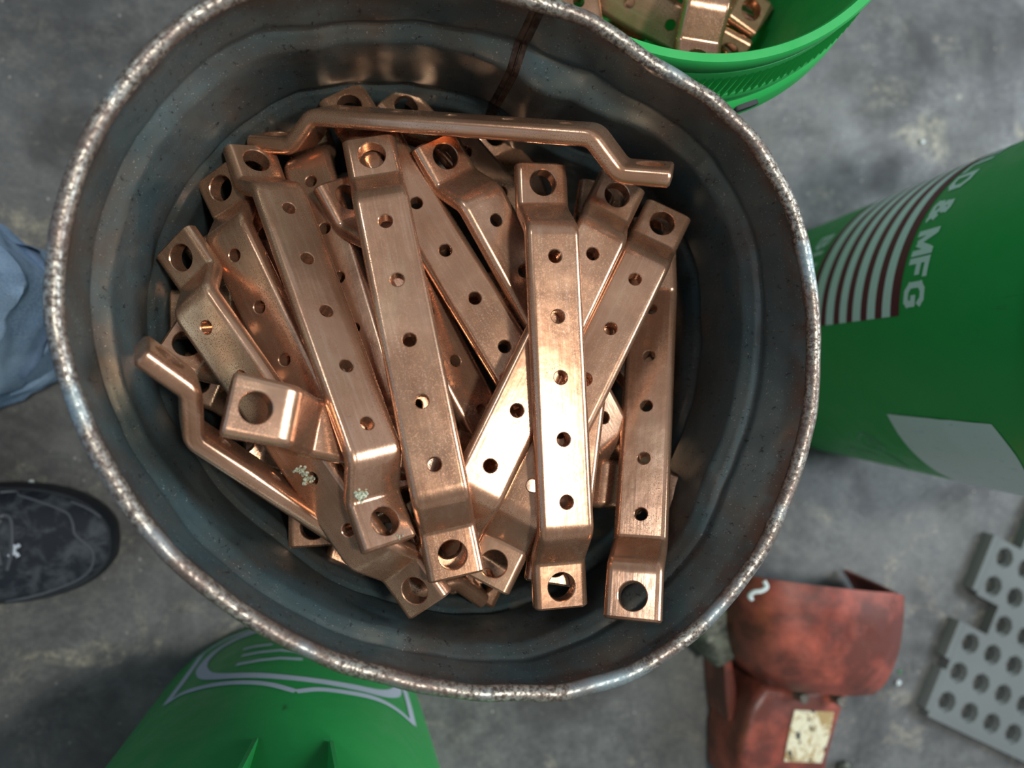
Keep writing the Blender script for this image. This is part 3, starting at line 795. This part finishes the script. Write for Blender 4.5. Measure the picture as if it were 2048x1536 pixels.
for v in bm.verts: v.co += Vector((0, 0, .006)) * noise.noise(v.co * 70) if v.co.z > .02 else Vector()
tag(build('engine_casting', bm, M['grime'], hood, 60), 'greasy grey green casting under the red cover')
bm = bmesh.new(); tube(bm, spline([tuple(at(x, y, z) - HB) for x, y, z in ((1528,1162,.124),(1533,1174,.126),(1522,1182,.126),(1508,1184,.124),(1499,1192,.122),(1503,1198,.118))], 6), .0022, 8)
tag(build('wire_clip', bm, M['paper'], hood), 'pale bent clip')
for x, y in ((1607,1396),(1681,1402)):
    q = at(x, y, .080) - HB; bm = bmesh.new()
    lathe(bm, [(.0001, q.z + .003), (.0042, q.z + .003), (.0052, q.z + .002), (.0052, q.z - .014), (.0001, q.z - .014)], 20, q.x, q.y)
    tag(build('screw', bm, M['rim'], hood), 'shiny round screw head')
bm = bmesh.new()
st = [at(x, y, .0706) - HB for x, y in ((1589,1420),(1667,1424),(1658,1470),(1642,1525),(1568,1522),(1578,1465))]
tv = [bm.verts.new(p + Vector((0, 0, .0008))) for p in st]; bv_ = [bm.verts.new(p - Vector((0, 0, .001))) for p in st]
bm.faces.new(tv); bm.faces.new(bv_[::-1])
for i in range(6): bm.faces.new((tv[i], bv_[i], bv_[(i + 1) % 6], tv[(i + 1) % 6]))
tag(build('warning_sticker', bm, M['sticker'], hood), 'cream sticker smeared with black')

# ------------------------------------------------------------------ rubber mat
zm = .014
O0 = at(1894, 1404, zm)
av = (at(2027, 1468, zm) - O0) / 3.0; bvv = (at(1986, 1310, zm) - at(1940, 1426, zm)) / 2.0
bvv = (at(2029, 1198, zm) - at(2027, 1468, zm)) / 1.0 if False else bvv
mat_o = tag(empty('rubber_mat', (O0.x, O0.y, 0)), 'torn grey rubber floor mat with rows of octagonal holes at lower right', 'floor mat')
bm = bmesh.new()
def q2(i, j): return av * i + bvv * j
skip = {(-1, 3), (0, 3), (-1, 4), (-1, 2)}
def cell(i, j, shift=0.0):
    c = q2(i + shift, j)
    hx, hy = av * .5, bvv * .5
    cor = [c - hx - hy, c - hy, c + hx - hy, c + hx, c + hx + hy, c + hy, c - hx + hy, c - hx]
    R1 = .0126; R2 = .0108; R3 = .0102
    e1 = av.normalized(); e2 = Vector((-e1.y, e1.x, 0)); 
    if e2.dot(bvv) < 0: e2 = -e2
    def oc(R, z, n=8, ph=-.75):
        return [bm.verts.new(Vector((c.x, c.y, 0)) + (e1 * math.cos(2 * PI * (k + ph) / n - PI / 2 - 0) + e2 * math.sin(2 * PI * (k + ph) / n - PI / 2)) * R + Vector((0, 0, z))) for k in range(n)]
    C0 = [bm.verts.new((p.x, p.y, zm)) for p in cor]
    ang = lambda p: math.atan2((p - c).dot(e2), (p - c).dot(e1))
    rings = [oc(R1, zm), oc(R1 - .0008, zm - .0040), oc(R2, zm - .0046)]
    last = oc(R3 + .0003, zm - .0058); low = oc(R3, .0008)
    rings += [last, low]
    # connect cell corners to the first octagon by nearest angular start
    s = min(range(8), key=lambda k: sum((C0[i2].co.xy - rings[0][(i2 + k) % 8].co.xy).length for i2 in range(8)))
    for k in range(8):
        bm.faces.new((C0[k], C0[(k + 1) % 8], rings[0][(k + 1 + s) % 8], rings[0][(k + s) % 8]))
    for a, b in zip(rings[:-1], rings[1:]):
        for k in range(8): bm.faces.new((a[k], a[(k + 1) % 8], b[(k + 1) % 8], b[k]))
cells = [(i, j) for j in range(0, 8) for i in range(0, 7)]
gone = {(0, 3), (0, 6), (0, 7)}
for i, j in cells:
    if (i, j) in gone: continue
    cell(i, j)
bmesh.ops.remove_doubles(bm, verts=bm.verts, dist=.0004)
# skirts: drop every open boundary edge of the top sheet to the floor
be = [e_ for e_ in bm.edges if len(e_.link_faces) == 1 and e_.verts[0].co.z > .012]
g = bmesh.ops.extrude_edge_only(bm, edges=be)
for v in [v for v in g['geom'] if isinstance(v, bmesh.types.BMVert)]:
    v.co.z = .0008
build('mat_sheet', bm, M['mat'], mat_o, 25)
# bevelled border strips
def strip(p0, p1, w_, name='border'):
    bm = bmesh.new(); d = (p1 - p0).normalized(); n_ = Vector((d.y, -d.x, 0))
    if n_.dot((p0 + p1) / 2 - q2(2, 2)) < 0: n_ = -n_
    for s0 in (0,):
        V = []
        for p in (p0, p1):
            V.append([bm.verts.new(Vector((p.x, p.y, 0)) + n_ * a + Vector((0, 0, z))) for a, z in ((-.0004, zm - .0002), (w_, zm - .0002), (w_ + .0015, zm - .004), (w_ + .002, .0008), (-.0004, .0008))])
        for k in range(5): bm.faces.new((V[0][k], V[0][(k + 1) % 5], V[1][(k + 1) % 5], V[1][k]))
        bm.faces.new(V[0][::-1]); bm.faces.new(V[1])
    build(name, bm, M['mat'], mat_o, 30)
h = .5
strip(q2(-h, -h), q2(6.5, -h), .006)
strip(q2(-h, -h), q2(-h, .9), .006)
strip(q2(-h, 1.25), q2(-h, 2.5), .008)
strip(q2(-h, 3.6), q2(-h, 5.5), .008)

# ------------------------------------------------------------------ person: legs and shoes at the left edge
per = empty('person', (-.36, -.04, 0))
tag(per, 'person standing at the left in pale blue jeans and dark sports shoes', 'person')
PB = Vector((-.36, -.04, 0))
def shoe_parts(toe_x, yc, L=.29, bend=0.0):
    """shoe lying along x, toe at toe_x"""
    def hw(t): # t 0 heel .. 1 toe
        return .034 + .016 * math.exp(-((t - .68) / .25) ** 2) if t < .68 else (.050) * math.sqrt(max(0, 1 - ((t - .68) / .325) ** 2.3))
    def hh(t): return .100 - .045 * max(0, (t - .25) / .3) if t < .55 else .055 - .024 * ((t - .55) / .45) ** 1.6
    X = lambda t: toe_x - L * (1 - t)
    ts = [.0, .02, .06, .12, .2, .3, .4, .5, .6, .68, .75, .81, .86, .90, .935, .96, .98, .993, 1.0]
    # sole
    bm = bmesh.new(); rings = []
    for k in range(48):
        a = 2 * PI * k / 48
        t = .5 + .5 * math.cos(a); y = max(.004, hw(min(t, .999))) * (1 if math.sin(a) > 0 else -1) * (min(1, abs(math.sin(a)) * 6) if t < .1 else 1) if 0 < t < 1 else 0
        if t >= .999 or t <= .001: y = 0
        rings.append((X(t), yc + y * 1.0 + .0, t))
    lay = [(.96, .001), (1.02, .005), (1.045, .014), (1.03, .022), (.99, .026)]
    R_ = []
    for sc_, z in lay:
        R_.append([bm.verts.new(((x - X(.5)) * (1 + (sc_ - 1) * .35) + X(.5) - PB.x, (y - yc) * sc_ + yc - PB.y, z + (.010 * max(0, (t - .8) / .2) ** 2))) for x, y, t in rings])
    for a, b in zip(R_[:-1], R_[1:]):
        for k in range(48): bm.faces.new((a[k], a[(k + 1) % 48], b[(k + 1) % 48], b[k]))
    bm.faces.new(R_[0][::-1]); bm.faces.new(R_[-1])
    so = build('sole', bm, M['sole'], per, 50)
    # upper
    bm = bmesh.new(); rows_ = []
    for t in ts:
        w_ = max(.0015, hw(min(t, .998)) * .96) if t > 0 else .024; H_ = hh(t); row = []
        if t > .9: H_ = .024 + (H_ - .024) * math.sqrt(max(0, 1 - ((t - .9) / .1) ** 2)) 
        for k in range(17):
            a = PI * k / 16
            y = math.cos(a) * w_; zz = .018 + .010 * max(0, (t - .8) / .2) ** 2 + (H_ - .018) * (math.sin(a) ** .62)
            row.append(bm.verts.new((X(t) * 1.0 - PB.x - (.0015 if t == 1 else 0), yc + y - PB.y, zz)))
        rows_.append(row)
    for a, b in zip(rows_[:-1], rows_[1:]):
        for k in range(16): bm.faces.new((a[k], a[k + 1], b[k + 1], b[k]))
    bm.faces.new(rows_[0]); bm.faces.new(rows_[-1][::-1])
    up = build('upper', bm, M['shoe'], per, 60)
    return so, up
s1, u1 = shoe_parts(-.206, -.139)
s2, u2 = shoe_parts(-.118, .056)
bpy.context.view_layer.update()
def drape(ob, pts, r, mat, name, n=6, lift=.0006, label=None, parent=None, flat=.6):
    bv = BVHTree.FromObject(ob, bpy.context.evaluated_depsgraph_get()); inv = ob.matrix_world.inverted(); out = []
    for p in spline([(x, y, 0) for x, y in pts], n):
        h_ = bv.ray_cast(inv @ CAM, (inv.to_3x3() @ ray(p.x, p.y)).normalized())
        if h_[0] is not None: out.append(h_[0] + h_[1] * lift)
    if len(out) < 3: return None
    bm = bmesh.new(); tube(bm, out, r, 8, flat=flat); o = build(name, bm, mat, parent or ob)
    if parent is None: pass
    return o
drape(u1, [(0,986),(32,984),(38,991),(60,998),(100,1011),(125,1022),(138,1030),(146,1048),(150,1068),(170,1086),(184,1100),(187,1118),(180,1138),(160,1156),(120,1174),(70,1190),(0,1204)], .0011, M['pipe'], 'piping')
drape(u1, [(142,1004),(175,1018),(200,1034),(222,1056),(232,1078)], .0010, M['pipe'], 'piping')
drape(u1, [(0,1034),(8,1031),(18,1034),(23,1046),(24,1075),(22,1110),(14,1140)], .0016, M['pipe'], 'tongue_edge')
for pts in ([(22,1088),(28,1093),(34,1093),(40,1089)], [(29,1093),(28,1101),(28,1106)], [(18,1113),(24,1107),(32,1107),(37,1113)]):
    o = drape(u1, pts, .0016, M['greywhite'], 'logo', 5, flat=.4)
    if o: tag(o, 'small white stitched mark')
for k in range(6):
    x0 = -14 - k * 26
    drape(u1, [(x0 + 14, 1040), (x0, 1065), (x0 + 8, 1100), (x0 + 14, 1130)], .0022, M['pipe'], 'lace')
# jeans: two legs joined at the hips (one mesh) with folds and turned hems
def legpath(cx_, cy_): return [(cx_ + .005, cy_, .052), (cx_ - .002, cy_, .075), (cx_ - .006, cy_ , .12), (cx_ - .015, cy_, .22), (cx_ - .02, cy_ * .95 - .01, .45), (cx_ - .07, cy_ * .9 - .01, .70), (cx_ - .10, cy_ * .75 - .02, .88)]
bm = bmesh.new()
for (lx, ly, sd) in ((-.312, .056, 0), (-.405, -.139, 5)):
    path = spline(legpath(lx, ly), 14); n = 72; rings = []
    for i, p in enumerate(path):
        z = p.z; base = .078 if z < .2 else .078 + .022 * min(1, (z - .2) / .5)
        ring = []
        for k in range(n):
            a = 2 * PI * k / n
            v = Vector((math.cos(a) * 1.6 + sd, math.sin(a) * 1.6, z * 13))
            fold = .011 * noise.noise(v + Vector((0, 0, math.sin(a + sd) * 2.0))) + .006 * noise.noise(v * 2.2) + .003 * noise.noise(v * 5)
            fold *= 1.0 if z < .3 else .5
            hem = .0028 if z < .078 else 0
            if .078 < z < .083: hem = -.0012
            ex = 1.12 if z < .15 else 1.0
            r = base + fold + hem
            ring.append(bm.verts.new((p.x - PB.x + r * ex * math.cos(a), p.y - PB.y + r * .96 * math.sin(a), z + .006 * math.sin(a * 2 + sd) * (1 if z < .1 else 0))))
        rings.append(ring)
    for a, b in zip(rings[:-1], rings[1:]):
        for k in range(n): bm.faces.new((a[k], a[(k + 1) % n], b[(k + 1) % n], b[k]))
    inner_ = [bm.verts.new((v.co.x * .97 + (lx - PB.x) * .03, v.co.y * .97 + (ly - PB.y) * .03, v.co.z + .0)) for v in rings[0]]
    deep_ = [bm.verts.new((v.co.x * .95 + (lx - PB.x) * .05, v.co.y * .95 + (ly - PB.y) * .05, v.co.z + .05)) for v in rings[0]]
    for a, b in ((rings[0], inner_), (inner_, deep_)):
        for k in range(n): bm.faces.new((a[k], b[k], b[(k + 1) % n], a[(k + 1) % n]))
    bm.faces.new(rings[-1][::-1])
build('jeans', bm, M['denim'], per, 70)
# ankles/legs inside the cuffs, rooted in the shoes
bm = bmesh.new()
for (lx, ly) in ((-.322, .056), (-.412, -.139)):
    tube(bm, [(lx - PB.x, ly - PB.y, .04), (lx - PB.x, ly - PB.y, .12), (lx - PB.x, ly - PB.y, .3), (lx - .05 - PB.x, ly * .93 - PB.y, .7)], [.034, .036, .050, .07], 20)
build('legs', bm, M['skin'], per)

# ------------------------------------------------------------------ loose bits on the floor
bits = [(1836,1103,'light'),(1310,1288,'x')]
def chip(px, py, r, mat, label, cat='pebble'):
    p = at(px, py, r * .6); bm = bmesh.new(); bmesh.ops.create_icosphere(bm, subdivisions=2, radius=r)
    for v in bm.verts: v.co = v.co * (1 + .5 * noise.noise(v.co / r * 1.2 + Vector((px, py, 0)))); v.co.z *= .6
    zmin = min(v.co.z for v in bm.verts)
    o = build('pebble', bm, mat, None, 50); o.location = (p.x, p.y, -zmin); tag(o, label, cat)
chip(1797, 1365, .0032, M['paper'], 'small pale pebble on the floor between the red housing and the mat')
chip(1800, 1344, .0018, M['green'], 'tiny green plastic crumb on the floor right of the red housing', 'crumb')
chip(63, 964, .0024, M['paper'], 'small white crumb on the floor at the upper edge of the lower shoe', 'crumb')
chip(1845, 284, .0026, M['paper'], 'pale tan chip on the floor above the striped bucket', 'chip')
chip(1690, 1536, .009, M['grime'], 'dark grimy round lump on the floor beside the red housing at the bottom edge', 'lump')
